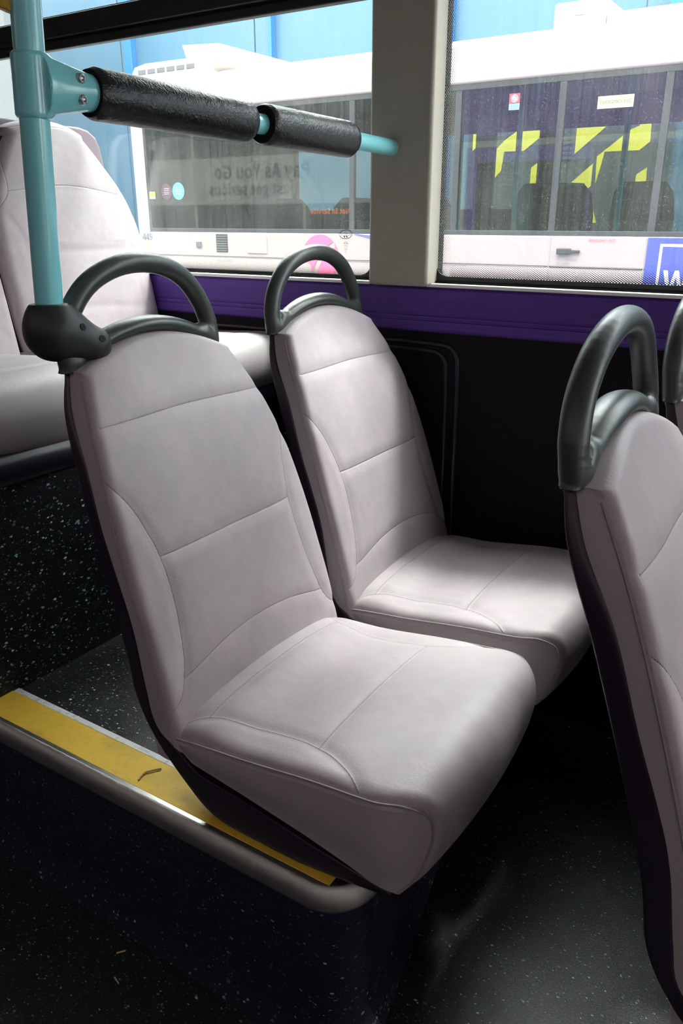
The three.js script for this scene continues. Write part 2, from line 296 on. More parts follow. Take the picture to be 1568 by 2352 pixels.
// grab handle moulded over the top of the backrest
function handleGeo() {
  const arch = [[-0.186, 0.97, -1.12], [-0.185, 1.02, -1.124], [-0.177, 1.065, -1.129], [-0.157, 1.105, -1.132], [-0.12, 1.143, -1.132], [-0.066, 1.168, -1.131], [0, 1.177, -1.131]];
  const full = [...arch, ...arch.slice(0, -1).reverse().map(([z, y, x]) => [-z, y, x])];
  const pts = new THREE.CatmullRomCurve3(full.map(([z, y, x]) => V(x, y, z)), false, 'centripetal').getPoints(48).map((p) => [p.x, p.y, p.z]);
  const crownPts = []; for (let i = 0; i <= 20; i++) { const z = lerp(-0.17, 0.17, i / 20), f = z / 0.17; crownPts.push([-1.126 + 0.004 * f * f, 1.067 - 0.048 * f * f, z]); }
  const sdf = (x, y, z) => {
    let d = 9; for (let i = 0; i + 1 < pts.length; i++) d = Math.min(d, capsule(x, y, z, pts[i], pts[i + 1], 0.0125 + 0.006 * clamp((pts[i][1] - 1.0) / 0.05, 0, 1), 0.0125 + 0.006 * clamp((pts[i + 1][1] - 1.0) / 0.05, 0, 1)));
    const fz = Math.min(1, (z / 0.17) ** 2), xs = (x + 1.126 - 0.004 * fz) * (0.6 + 0.38 * fz); let c = 9; for (let i = 0; i + 1 < crownPts.length; i++) { const a = crownPts[i], b = crownPts[i + 1]; c = Math.min(c, capsule(xs, y, z, [0, a[1], a[2]], [0, b[1], b[2]], 0.0155)); }
    for (const s of [-1, 1]) d = Math.min(d, capsule(x, y, z, [-1.122, 1.04, s * 0.158], [-1.124, 1.0, s * 0.19], 0.0135));
    return Math.max(smin(d, c, 0.02), 1.003 - y);
  };
  return nets(sdf, [-1.17, 0.975, -0.225], [-1.06, 1.215, 0.225], 0.0036);
}
const seatGeo = {
  back: seatLocal(backrest({ hw: hwS, X: XS, top: (s) => 1.042 - 0.046 * s * s, y0: 0.35, depth: 0.058, r: 0.013, seams: backSeams, sideDepth: 0.02 })),
  pad: seatLocal(cushionTop()), sideA: seatLocal(cushionSide(1)), sideB: seatLocal(cushionSide(-1)),
  shell: seatLocal(sweepShell(shellO, shellI, shellHalf)), handle: seatLocal(handleGeo()),
  gusset: [1, -1].map((s) => seatLocal(grid(6, 60, (a, b) => { const y = lerp(0.35, 1.006, b), d = lerp(0.017, 0.062, a); return [XS(y) - d, y, s * (hwS(y) - 0.0006 + 0.0025 * Math.sin(Math.PI * a)), d * 1.5, y]; }, s > 0))),
  piping: [1, -1].map((s) => { const l = []; for (let i = 0; i <= 24; i++) { const y = lerp(0.4, 0.992, i / 24); l.push([XS(y) - 0.0185, y, s * (hwS(y) + 0.0003)]); } return seatLocal(tube(l, 0.0015, 70, 8)); }),
  welt: [1, -1].map((s) => seatLocal(tube(padProfile.filter((p, i) => i % 5 === 0 && i > 4).map(([x, y]) => [x, y - 0.004, s * (padHalf(x) - 0.0012)]), 0.0018, 90, 8))),
};
function busSeat(label, group, [x, y, z], pedestal) {
  const t = thing('bus_seat', label, 'bus seat', [x, y, z], group);
  mesh('backrest', seatGeo.back, M.back, t);
  const pad = mesh('cushion', seatGeo.pad, M.pad, t);
  mesh('cushion_side', seatGeo.sideA, M.vinyl, pad); mesh('cushion_side', seatGeo.sideB, M.vinyl, pad);
  for (const g of seatGeo.welt) mesh('welt', g, M.vinyl, pad);
  for (const g of seatGeo.gusset) mesh('side_gusset', g, M.vinyl, t);
  for (const g of seatGeo.piping) mesh('piping', g, M.vinyl, t).userData.label = 'stitched piping down the edge of the backrest';
  mesh('shell', seatGeo.shell, M.shell, t).userData.label = 'dark purple moulded plastic shell';
  mesh('grab_handle', seatGeo.handle, M.grip, t).userData.label = 'black arched plastic grab handle';
  mesh('pedestal', merge([box(-0.16, 0.1, -pedestal, 0.012, -0.09, 0.09, 0.006)]), M.blackMetal, t);
  return t;
}
const W = (x, y, z) => [x * U, (y + 0.1) * U, z * U];
const seatGroup = 'grey vinyl seats with arched grab handles';
const sA = W(-0.65, 0.265, -1.067), sB = W(-0.65, 0.265, -1.645), sC = W(0.23, 0.217, -1.067), sD = W(0.228, 0.212, -1.645);
busSeat('grey vinyl bus seat in the foreground with its side over the yellow step edge', seatGroup, sA, 0.013);
busSeat('grey vinyl bus seat beside the window wall, behind the foreground seat', seatGroup, sB, 0.013);
busSeat('grey vinyl bus seat cut by the right edge, nearest the camera in front', seatGroup, sC, 0.25);
busSeat('bus seat at far right of which mostly a black handle shows', seatGroup, sD, 0.25);

// ---------- rear bench seats on the flecked plinth ----------
const rearSeams = [{ l: [[-0.235, 1.335], [0.235, 1.335]] }, { l: [[-0.19, 1.165], [0.19, 1.165]] }, { l: bend([[-0.2, 0.985], [0, 1.005], [0.2, 0.985]]) }, ...both(bend([[0.25, 1.27], [0.215, 1.25], [0.19, 1.165], [0.195, 1.08], [0.2, 0.985], [0.24, 0.94]], 40)).map((l) => ({ l, deep: 0.8 }))];
M.rearBack = std(vinylMaps(frame(rearSeams, 0.85)));
const rearHw = smoothTable([[0.8, 0.268], [0.92, 0.27], [1.07, 0.272], [1.19, 0.27], [1.27, 0.257], [1.335, 0.232], [1.4, 0.19], [1.455, 0.15], [1.5, 0.112], [1.54, 0.1]]);
const rearX = smoothTable([[0.8, -1.925], [0.92, -1.95], [1.05, -1.978], [1.2, -2.012], [1.34, -2.047], [1.45, -2.078], [1.56, -2.115]]);
const benchO = [[-1.72, 0.755], [-1.9, 0.77], [-1.975, 0.85], [-2.02, 0.95], [-2.07, 1.15], [-2.11, 1.33], [-2.15, 1.5]].reverse(), benchI = [[-1.72, 0.79], [-1.9, 0.8], [-1.95, 0.86], [-1.985, 0.95], [-2.025, 1.15], [-2.07, 1.33], [-2.12, 1.5]].reverse();
function rearSeat(label, z, dx = 0, dy = 0, hwf = rearHw, dome = 0.03, y1 = 1.5) {
  const t = thing('rear_seat', label, 'bus seat', W(-1.75 + dx, 0.755 + dy, z));
  const loc = (g) => { g.translate(1.75, -0.755, 0); g.scale(U, U, U); return g; };
  mesh('backrest', loc(backrest({ hw: hwf, X: rearX, top: (s) => y1 - dome * s * s, y0: 0.86, depth: 0.06, r: 0.03, seams: rearSeams, crown: 0.02, dent: 0.0012 })), M.rearBack, t);
  const prof = curve2([[-1.97, 0.9], [-1.9, 0.905], [-1.75, 0.915], [-1.6, 0.925], [-1.5, 0.928], [-1.445, 0.915], [-1.415, 0.87], [-1.415, 0.83], [-1.435, 0.795], [-1.47, 0.785]], 60);
  const pad = mesh('cushion', loc(grid(48, 60, (a, b, i, j) => {
    const s = a * 2 - 1, e = Math.abs(s), p0 = prof[Math.max(0, j - 1)], p1 = prof[Math.min(60, j + 1)], l = Math.hypot(p1[0] - p0[0], p1[1] - p0[1]), c = 0.012 * (1 - e ** 6) + 0.012 * (1 - e * e) - 0.012 - 0.006 * Math.exp(-(((prof[j][0] + 1.56) / 0.015) ** 2)) * (e < 0.8 ? 1 : 0);
    return [prof[j][0] - (p1[1] - p0[1]) / l * c, prof[j][1] + (p1[0] - p0[0]) / l * c, s * 0.268, s * 0.45 + 0.5, b * 0.8];
  }, true)), M.vinyl, t);
  for (const s of [1, -1]) mesh('cushion_side', loc(grid(60, 4, (a, b, i) => [lerp(prof[i][0], clamp(prof[i][0], -1.95, -1.47), b), lerp(prof[i][1], 0.785, b), s * 0.268], s < 0)), M.vinyl, pad);
  mesh('shell', loc(sweepShell(benchO, benchI, (y) => hwf(Math.max(0.9, y)) + 0.003, 50)), M.shell, t);
  return t;
}
rearSeat('raised grey rear seat by the window behind the teal pole', -1.672);
rearSeat('raised grey rear seat cut off by the left edge beside the pole', -1.118);
{ // partition board standing behind both rear seats
  const g = new THREE.ExtrudeGeometry(shape(curve2([[-1.655, 0.3], [-1.652, 1.1], [-1.648, 1.27], [-1.63, 1.35], [-1.6, 1.37], [-1.5, 1.373], [-0.7, 1.375], [-0.66, 1.36], [-0.65, 1.3], [-0.65, 0.3]], 120)), { depth: 0.02, bevelEnabled: true, bevelSize: 0.006, bevelThickness: 0.006, bevelSegments: 3 });
  g.rotateY(-Math.PI / 2); g.translate(-2.175 * U, 0, 0);
  tag(mesh('partition_board', g, std({ color: '#8d7c84', roughness: 0.5, bumpMap: grainTex, bumpScale: 0.0003 })), 'pale mauve partition board with rounded top corner behind the rear seats', 'partition');
}

// ---------- floor, platform, plinth ----------
const planar = (g, fu, fv) => { const p = g.attributes.position, uv = []; for (let i = 0; i < p.count; i++) uv.push(fu(p.getX(i), p.getY(i), p.getZ(i)), fv(p.getX(i), p.getY(i), p.getZ(i))); g.setAttribute('uv', new THREE.Float32BufferAttribute(uv, 2)); return g; };
struct('floor', planar(box(-4.3, 4.3, -0.08, 0, -1.72, 0.62), (x) => x + 0.13, (x, y, z) => z), M.floor);
const DY = 0.35 * U;                                // platform height
const edgePath = []; // plan of the platform edge, from the rear along the aisle, round the corner, to the wall
{
  const zE = -0.785 * U, xE = -0.492 * U, r = 0.075 * U;
  edgePath.push([-3.2 * U, zE]); for (let i = 1; i <= 20; i++) edgePath.push([lerp(-3.2 * U, xE - r, i / 20), zE]);
  for (let i = 1; i <= 12; i++) { const a = i / 12 * (Math.PI / 2 + 0.21); edgePath.push([xE - r + r * Math.sin(a), zE - r + r * Math.cos(a)]); }
  const [lx, lz] = edgePath[edgePath.length - 1]; for (let i = 1; i <= 10; i++) { const z = lerp(lz, -1.66, i / 10); edgePath.push([lx + (z - lz) * 0.21, z]); }
}
{
  let s = 0; const acc = edgePath.map((p, i) => (s += i ? Math.hypot(p[0] - edgePath[i - 1][0], p[1] - edgePath[i - 1][1]) : 0)), n = edgePath.length - 1;
  const riser = struct('wall_riser', grid(n, 8, (a, b, i) => { const y = lerp(0, DY - 0.004, b), c = 0.02 * Math.max(0, 1 - y / 0.03) ** 2; return [edgePath[i][0] + (i > 30 ? c : 0), y, edgePath[i][1] + (i <= 30 ? c : 0), acc[i] + 0.3, y]; }), M.riser);
  const top = new THREE.ExtrudeGeometry(shape([...edgePath.map(([x, z]) => [x, -z]), [-3.2 * U, 1.66]]), { depth: 0.01, bevelEnabled: false });
  top.rotateX(-Math.PI / 2); top.translate(0, DY - 0.01, 0);
  struct('floor', planar(top, (x) => x, (x, y, z) => z + 0.37), M.deck);
}
{ // step nosing: rounded metal edge with a worn yellow and a white strip
  const t = thing('step_nosing', 'metal step nosing with worn yellow and white strips along the platform edge', 'step edge', [0, DY, 0]);
  const path = edgePath.slice(0, 33), prof = [];
  for (let i = 0; i <= 14; i++) { const a = i / 14 * Math.PI * 0.62; prof.push([0.014 * Math.sin(a) - 0.006, 0.0045 - 0.026 + 0.026 * Math.cos(a)]); }
  prof.unshift([-0.03, 0.0045]); prof.push([0.0, -0.034]);
  const nrm = path.map((p, i) => { const a = path[Math.max(0, i - 1)], b = path[Math.min(32, i + 1)], l = Math.hypot(b[0] - a[0], b[1] - a[1]); return [-(b[1] - a[1]) / l * -1, (b[0] - a[0]) / l]; }).map(([x, z], i) => { const a = path[Math.max(0, i - 1)], b = path[Math.min(32, i + 1)], dx = b[0] - a[0], dz = b[1] - a[1], l = Math.hypot(dx, dz); return [-dz / l, dx / l]; });
  mesh('metal_edge', grid(32, prof.length - 1, (a, b, i, j) => [path[i][0] + nrm[i][0] * prof[j][0], prof[j][1], path[i][1] + nrm[i][1] * prof[j][0]], true), M.alu, t).userData.label = 'bare rounded metal edge';
  const xa = -1.445 * U, xb = -0.535 * U;
  mesh('yellow_strip', planar(box(xa, xb, 0.0005, 0.005, -0.745, -0.6795, 0.001), (x) => x * 1.2, (x, y, z) => z * 9), M.strip, t).userData.label = 'worn yellow strip';
  mesh('white_strip', planar(box(xa, xb - 0.06, 0.0005, 0.0036, -0.7585, -0.7465, 0.001), (x) => x * 3, (x, y, z) => z * 20), M.whiteStrip, t).userData.label = 'white strip';
}
tag(mesh('twig', tube([[-0.8295, DY + 0.0065, -0.691], [-0.8324, DY + 0.0065, -0.7004], [-0.8333, DY + 0.0072, -0.7099], [-0.8291, DY + 0.0075, -0.7164], [-0.8188, DY + 0.0068, -0.7307]], 0.0014, 30, 7), std({ color: '#a8946c', roughness: 0.9 })), 'thin dry twig lying across the yellow step strip', 'twig');
for (const [label, a, b] of [['tiny dry leaf scrap on the dark floor at lower left, the upper of two', [-0.833, -0.6184], 0.9], ['tiny dry leaf scrap on the dark floor at lower left, the lower of two', [-0.799, -0.5777], -0.3]]) {
  const g = new THREE.CylinderGeometry(0.0016, 0.0012, 0.015, 6); g.rotateZ(Math.PI / 2); g.rotateY(b); g.translate(a[0], 0.0018, a[1]); tag(mesh('leaf_scrap', g, std({ color: '#a8946c', roughness: 0.9 })), label, 'leaf scrap');
}
struct('wall_plinth', planar(box(-1.9 * U, -1.44 * U, DY, 0.83 * U, -1.655, -0.79 * U), (x, y, z) => z + x, (x, y) => y), M.plinth);
{
  const g = new THREE.ExtrudeGeometry(shape(curve2([[0, 0], [0.02, 0.004], [0.03, 0.03], [0.022, 0.056], [0, 0.066], [-0.05, 0.066]], 24).concat([[-0.05, 0]])), { depth: 0.96, bevelEnabled: false });
  g.translate(-1.44 * U - 0.006, 0.825 * U, -1.652); struct('trim_1', toCreasedNormals(g, 0.7), M.shell);
}

// ---------- window wall ----------
const zG = -1.672;                                  // glass
const holes = [[-2.72, -0.984, 1.018, 1.9], [-0.822, 0.72, 1.018, 1.77], [0.86, 2.4, 1.018, 1.77], [-4.1, -2.86, 1.018, 1.77]];
function wallGeo(z0, z1, top, x0 = -4.35, x1 = 4.35, hs = holes, y0 = 0) {
  const s = shape([[x0, y0], [x1, y0], [x1, top], [x0, top]]);
  for (const [a, b, c, d] of hs) { const h = new THREE.Path(); h.moveTo(a, c); h.lineTo(a, d); h.lineTo(b, d); h.lineTo(b, c); h.closePath(); s.holes.push(h); }
  const g = new THREE.ExtrudeGeometry(s, { depth: z1 - z0, bevelEnabled: false }); g.translate(0, 0, z0); return g;
}
const wallL = struct('wall_left', wallGeo(-1.715, -1.66, 1.95), M.darkPanel);
mesh('outer_skin', wallGeo(-1.745, -1.716, 1.95, -4.35, 4.35, holes.map(([a, b, c, d]) => [a - 0.06, b + 0.06, c - 0.05, d + 0.02]), -0.3), M.purple, wallL);
// pressed rib of the lower panel beside the window seat
for (const [x0, x1, y1] of [[-1.5, -0.775, 0.862], [-1.52, -0.748, 0.878]]) mesh('panel_rib', tube([[x0, y1, -1.66], [x1 - 0.05, y1, -1.66], [x1 - 0.02, y1 - 0.004, -1.66], [x1 - 0.004, y1 - 0.02, -1.66], [x1, y1 - 0.05, -1.66], [x1 + 0.002, 0.3, -1.66]], 0.006, 90, 10), M.shell, wallL);
{ // purple moulded band below the windows
  const p = [[0, 0.905], [0.008, 0.91], [0.01, 0.918], [0.01, 0.93], [0.0075, 0.9315], [0.0075, 0.934], [0.01, 0.9355], [0.01, 0.941], [0.0075, 0.9425], [0.0075, 0.945], [0.01, 0.9465], [0.01, 1.0], [0.004, 1.006], [-0.012, 1.006], [-0.012, 0.905]];
  const g = new THREE.ExtrudeGeometry(shape(p), { depth: 8.6, bevelEnabled: false }); g.rotateY(Math.PI / 2); g.scale(1, 1, 1); // section x -> -z
  g.applyMatrix4(new THREE.Matrix4().makeScale(1, 1, -1)); const idx = g.index; 
  g.translate(-4.3, 0, -1.66); const q = g.toNonIndexed(), a = q.attributes.position.array, b = q.attributes.normal.array;
  for (let i = 0; i < a.length; i += 9) for (let k = 0; k < 3; k++) { let s = a[i + 3 + k]; a[i + 3 + k] = a[i + 6 + k]; a[i + 6 + k] = s; s = b[i + 3 + k]; b[i + 3 + k] = b[i + 6 + k]; b[i + 6 + k] = s; }
  q.computeVertexNormals(); struct('trim_2', q, M.purple);
}
struct('trim_3', box(-2.72, -0.975, 1.0065, 1.014, -1.7, -1.64, 0.002), M.ledge);
struct('trim_4', box(-0.825, 0.72, 1.0065, 1.014, -1.7, -1.64, 0.002), M.ledge);
struct('trim_5', box(-0.962, -0.812, 1.008, 1.95, -1.676, -1.615, 0.009), M.cream);

// printed dots fading from the black border: alpha masks
const dotTile = tex(canvas(64, 512, (g) => {
  g.fillStyle = '#000'; g.fillRect(0, 0, 64, 512); g.fillStyle = '#fff';
  for (let k = 0; k < 16; k++) { const r = lerp(21, 4, k / 15), y = 512 - 16 - k * 32; for (const x of k % 2 ? [0, 64] : [32]) { g.beginPath(); g.arc(x, y, r, 0, 7); g.fill(); } }
}), false);
M.dots = std({ color: '#0b0c0d', roughness: 0.5, alphaMap: dotTile, transparent: true });
// dust and rain marks on the outside of the panes: a thin scattering film with its own grain
const dustTex = tex(noiseCanvas(1024, 1024, (x, y) => {
  const streak = vnoise(x / 3, y / 160) * 0.5 + vnoise(x / 9 + 4, y / 300) * 0.5, sp = hash(x, y), blot = vnoise(x / 90, y / 70);
  let v = 3 + 12 * streak + 7 * blot + 70 * Math.max(0, sp - 0.72) * (0.5 + vnoise(x / 25, y / 25)) + (hash(x + 9, y + 5) > 0.9965 ? 90 : 0);
  return clamp(v, 0, 255);
}), false);
M.dust = phy({ color: '#d9dbd6', roughness: 1, transmission: 0.5, thickness: 0, alphaMap: dustTex, transparent: true });
const filmUV = (g) => planar(g, (x) => x * 1.1, (x, y) => y * 1.1);
function dotStrip(x0, x1, y0, y1, z, side) { // side: which edge is densest
  const pl = new THREE.PlaneGeometry(x1 - x0, y1 - y0); pl.translate((x0 + x1) / 2, (y0 + y1) / 2, z);
  const pitch = 0.0062;
  if (side === 'bottom') return planar(pl, (x) => (x - x0) / pitch, (x, y) => (y - y0) / (y1 - y0));
  return planar(pl, (x, y) => (y - y0) / pitch, (x) => (x - x0) / (x1 - x0));
}
holes.forEach(([a, b, c, d], k) => {
  const g = structGroup('window_' + (k + 1)); names['window_' + (k + 1)] = 0;
  mesh('glass_pane', box(a - 0.01, b + 0.01, c - 0.01, d + 0.01, zG - 0.004, zG), M.glass, g);
  const film = filmUV(new THREE.PlaneGeometry(b - a, d - c)); film.translate((a + b) / 2, (c + d) / 2, zG - 0.0065); mesh('dust_film', filmUV(film), M.dust, g);
  const s = shape([[a - 0.02, c - 0.02], [b + 0.02, c - 0.02], [b + 0.02, d + 0.02], [a - 0.02, d + 0.02]]), h = new THREE.Path(), r = 0.035;
  const l = k === 1 ? 0.006 : 0.0, bt = k === 1 ? 0.011 : 0.006; // inner edge of the black border
  h.moveTo(a + l + r, c + bt); h.lineTo(b - r, c + bt); h.quadraticCurveTo(b, c + bt, b, c + bt + r); h.lineTo(b, d - r); h.quadraticCurveTo(b, d, b - r, d); h.lineTo(a + l + r, d); h.quadraticCurveTo(a + l, d, a + l, d - r); h.lineTo(a + l, c + bt + r); h.quadraticCurveTo(a + l, c + bt, a + l + r, c + bt); s.holes.push(h);
  const br = new THREE.ExtrudeGeometry(s, { depth: 0.006, bevelEnabled: false }); br.translate(0, 0, zG + 0.0005); mesh('border_seal', br, M.rubber, g);
  mesh('dot_print', dotStrip(a + l, b, c + bt, c + bt + (k === 1 ? 0.032 : 0.021), zG + 0.002, 'bottom'), M.dots, g);
  if (k === 1) mesh('dot_print', dotStrip(a + l, a + l + 0.034, c + bt, d, zG + 0.002, 'left'), M.dots, g);
  if (k === 0) { // maker's etched mark
    const mk = canvas(512, 760, (q) => {
      q.fillStyle = q.strokeStyle = '#0c0c10'; q.lineWidth = 16; q.beginPath(); q.ellipse(250, 150, 205, 120, -0.08, 0.25, 2.2 * Math.PI - 0.6); q.stroke();
      q.clearRect(0, 118, 512, 62); q.font = 'bold 74px sans-serif'; q.textAlign = 'center'; q.textBaseline = 'middle'; q.fillText('CUSTOMCARE', 250, 148, 470); q.font = '30px sans-serif'; q.fillText('TM', 490, 110);
      q.beginPath(); for (const x of [170, 250]) { q.moveTo(x, 185); q.lineTo(x + 42, 185); q.lineTo(x + 62, 240); q.lineTo(x + 30, 240); q.closePath(); q.moveTo(x + 70, 185); q.lineTo(x + 84, 185); q.lineTo(x + 66, 232); q.closePath(); } q.fill();
      q.lineWidth = 9; q.beginPath(); q.arc(250, 420, 70, Math.PI * 1.15, Math.PI * 1.85); q.moveTo(160, 396); q.lineTo(340, 396); q.stroke();
      q.font = '34px sans-serif'; q.fillText('SYNERGY', 250, 450); q.font = '26px sans-serif'; q.fillText('TOUGHENED', 250, 490); q.lineWidth = 5; q.beginPath(); q.arc(230, 550, 22, 0, 7); q.moveTo(290, 550); q.arc(272, 550, 18, 0, 7); q.stroke(); q.font = '26px sans-serif'; q.fillText('43R', 250, 610); q.fillText('AS-2', 250, 650);
    });
    const pl = new THREE.PlaneGeometry(0.043, 0.064); pl.translate(-1.057, 1.096, zG + 0.0015);
    mesh('etched_mark', pl, std({ map: tex(mk), transparent: true, roughness: 0.6 }), g);
  }
  if (k === 0 || k === 3) { // opening top light on a black rail
    mesh('transom_rail', merge([box(a, b, 1.614, 1.664, -1.682, -1.648, 0.004), box(a, b, 1.588, 1.61, -1.678, -1.656, 0.004), box(a, b, 1.605, 1.62, -1.676, -1.662)]), M.blackMetal, g);
    mesh('rail_channel', box(a, b, 1.664, 1.667, -1.676, -1.654), M.steel, g);
  }
});

// ---------- the rest of the saloon, behind the camera ----------
struct('ceiling', box(-4.35, 4.35, 1.95, 2.02, -1.75, 0.68), M.ceiling);
const holesR = [[-2.9, -1.5, 0.95, 1.9], [-1.38, 0.3, 0.95, 1.9], [0.45, 2.2, 0.95, 1.9], [2.35, 3.9, 0.1, 1.9]];
struct('wall_right', wallGeo(0.62, 0.67, 1.95, -4.35, 4.35, holesR), M.darkPanel);
{
  const f = wallGeo(0, 0.05, 1.95, -1.75, 0.68, [[-1.6, -0.35, 0.55, 1.88]]); f.rotateY(-Math.PI / 2); f.applyMatrix4(new THREE.Matrix4().identity());
  f.rotateY(0); f.translate(4.35, 0, 0); struct('wall_front', f, M.cream);
  struct('wall_rear', box(-4.35, -4.3, 0, 1.95, -1.75, 0.68), M.cream);
}

// ---------- teal pole, seat bracket, handrail ----------
const pole0 = V(...W(-1.142, 1.1, -0.874)), pole1 = V(...W(-1.1, 2.1, -0.90));
const poleAt = (y) => { const k = (y - pole0.y) / (pole1.y - pole0.y); return pole0.clone().lerp(pole1, k); };
{
  const t = thing('grab_pole', 'tall teal painted metal pole rising from the black seat bracket', 'pole', pole0.toArray());
  const rel = (p) => p.clone().sub(pole0).toArray(), rp = 0.0193;
  mesh('tube', rod(rel(pole0), rel(poleAt(1.948)), rp, 40), M.teal, t);
  // black bracket: egg that grips the seat handle
  const U1 = (p) => V(...W(...p)).sub(pole0);
  const leg = U1([-1.116, 1.045, -0.905]), c = U1([-1.14, 1.074, -0.878]), sn = U1([-1.113, 1.046, -0.932]);
  const top = [0, 0.012, 0];
  const br = nets((x, y, z) => {
    let d = smin(Math.hypot(x - c.x, (y - c.y) * 1.02, z - c.z) - 0.04, capsule(x, y, z, c.toArray(), sn.toArray(), 0.038, 0.0275), 0.02);
    d = smin(d, capsule(x, y, z, [0, -0.03, 0], [0, 0.0, 0], 0.0275), 0.016);
    return Math.max(d, y - 0.016 - 0.1 * z * 0);
  }, [-0.1, -0.11, -0.12], [0.09, 0.03, 0.07], 0.0028);
  const joint = mesh('seat_bracket', br, M.jointPlastic, t); joint.userData.label = 'black egg-shaped bracket clamping the seat handle';
  { // three recessed screw holes facing the camera side
    const f = V(0, 1.1475, 0).sub(pole0).normalize(), rt = V(0, 1, 0).cross(f).normalize(), up = f.clone().cross(rt);
    const o = V(0, 0, 0), ray = new THREE.Raycaster(), body = new THREE.Mesh(br, new THREE.MeshBasicMaterial({ side: THREE.DoubleSide }));
    for (const [a, b] of [[0.042, -0.018], [0.068, -0.036], [0.021, -0.066]]) {
      const from = o.clone().addScaledVector(rt, a).addScaledVector(up, b).addScaledVector(f, 0.4); ray.set(from, f.clone().negate());
      const hit = ray.intersectObject(body)[0]; if (!hit) continue;
      const g = new THREE.CylinderGeometry(0.0052, 0.0046, 0.006, 20); g.applyQuaternion(new THREE.Quaternion().setFromUnitVectors(V(0, 1, 0), hit.face.normal.clone())); g.translate(...hit.point.addScaledVector(hit.face.normal, -0.0022).toArray());
      mesh('screw_hole', g, M.hole, joint);
    }
  }
  { // yellow push-button housing high on the pole
    const p = poleAt(1.412).sub(pole0), side = V(-0.83, 0, 0.55);
    const g = nets((x, y, z) => { const q = V(x, y, z).sub(p), k = q.dot(side), h = q.y, w = Math.hypot(q.x - side.x * k, q.z - side.z * k), r = 0.021 + 0.012 * clamp(h / 0.07, 0, 1); return Math.max(smin(Math.hypot(k - 0.03, w) - r, 9, 0.01), -h - 0.028 + 0.4 * Math.max(0, k), h - 0.13); }, [p.x - 0.1, p.y - 0.06, p.z - 0.1], [p.x + 0.1, p.y + 0.15, p.z + 0.1], 0.0035);
    mesh('bell_push', g, M.bellYellow, t).userData.label = 'yellow bell push housing';
  }
}
const hrA = V(...W(-1.105, 1.442, -0.885)), hrB = V(-0.905, 1.293, -1.622);
{
  const dir = hrB.clone().sub(hrA).normalize(), len = hrB.distanceTo(hrA);
  const t = thing('handrail', 'teal horizontal handrail with two black foam sleeves running to the pillar', 'handrail', hrA.toArray());
  const along = (k) => dir.clone().multiplyScalar(k).toArray();
  const end = along(len), wallEnd = [end[0] - 0.03, end[1] + 0.002, end[2] - 0.02];
  mesh('rail', merge([tube([[0, 0, 0], along(len * 0.3), along(len * 0.6), along(len - 0.06), along(len - 0.03), [end[0] - 0.004, end[1], end[2] - 0.002], wallEnd], 0.0165, 120, 24)]), M.teal, t);
  const sleeve = (a, b) => {
    const q = new THREE.Quaternion().setFromUnitVectors(V(0, 1, 0), dir), L = b - a, ro = 0.0335, ri = 0.0168;
    const body = grid(64, 40, (u, v) => { const an = u * 6.28318, y = v * L, e = Math.min(y, L - y), r = ro - 0.004 * Math.exp(-e / 0.003) + 0.0006 * (vnoise(u * 20, v * 30) - 0.5); return [r * Math.cos(an), y, r * Math.sin(an), u * 0.85, y * 3.4]; }, true);
    const ring = (y, f) => grid(64, 2, (u, v) => { const an = u * 6.28318, r = lerp(ri, ro - 0.0035, v); return [r * Math.cos(an), y, r * Math.sin(an)]; }, f);
    const place = (g) => { g.applyQuaternion(q); g.translate(...along(a)); return g; };
    const s = mesh('foam_sleeve', place(body), M.foam, t); s.userData.label = 'black crinkled foam sleeve';
    mesh('cut_end', place(ring(0.0005, true)), M.foamCut, s); mesh('cut_end', place(ring(L - 0.0005, false)), M.foamCut, s);
  };
  sleeve(0.072, 0.395); sleeve(0.435, 0.7);
  // collar round the pole with a tapering arm and two bolts
  const pc = poleAt(hrA.y).sub(hrA), up = pole1.clone().sub(pole0).normalize();
  const cl = nets((x, y, z) => {
    const p = V(x, y, z).sub(pc), h = p.dot(up), rad = p.sub(up.clone().multiplyScalar(h)).length();
    const qx = rad - 0.0185, qy = Math.abs(h) - 0.0335, d = Math.min(Math.max(qx, qy), 0) + Math.hypot(Math.max(qx, 0), Math.max(qy, 0)) - 0.0055;
    const k = x * dir.x + y * dir.y + z * dir.z, f = clamp(k / 0.08, 0, 1), oy = y - dir.y * k, ox = Math.hypot(x - dir.x * k, z - dir.z * k);
    const hh = lerp(0.034, 0.0235, sm(f)), ww = lerp(0.0175, 0.0235, sm(f)), e = (Math.hypot(oy / hh, ox / ww) - 1) * Math.min(hh, ww), arm = Math.max(e, -k, k - 0.082);
    return smin(d, arm, 0.006);
  }, [-0.06, -0.06, -0.11], [0.07, 0.06, 0.05], 0.0026);
  const c = mesh('pole_clamp', cl, M.teal, t); c.userData.label = 'teal collar with tapering arm';
  const cam = V(0, 1.1475, 0).sub(hrA), side = V(-dir.z, 0, dir.x).normalize(); if (side.dot(cam) < 0) side.negate();
  for (const s of [1, -1]) {
    const at = V(...along(0.046)).addScaledVector(side, 0.0185).add(V(0, s * 0.0125, 0)), q = new THREE.Quaternion().setFromUnitVectors(V(0, 1, 0), side);
    const b = new THREE.LatheGeometry([[0, 0.0025], [0.003, 0.0025], [0.0032, 0.0045], [0.0045, 0.0045], [0.0062, 0.0025], [0.0068, -0.003]].map((p) => new THREE.Vector2(...p)), 24); b.applyQuaternion(q); b.translate(...at.toArray());
    mesh('bolt', b, M.steel, c);
  }
}

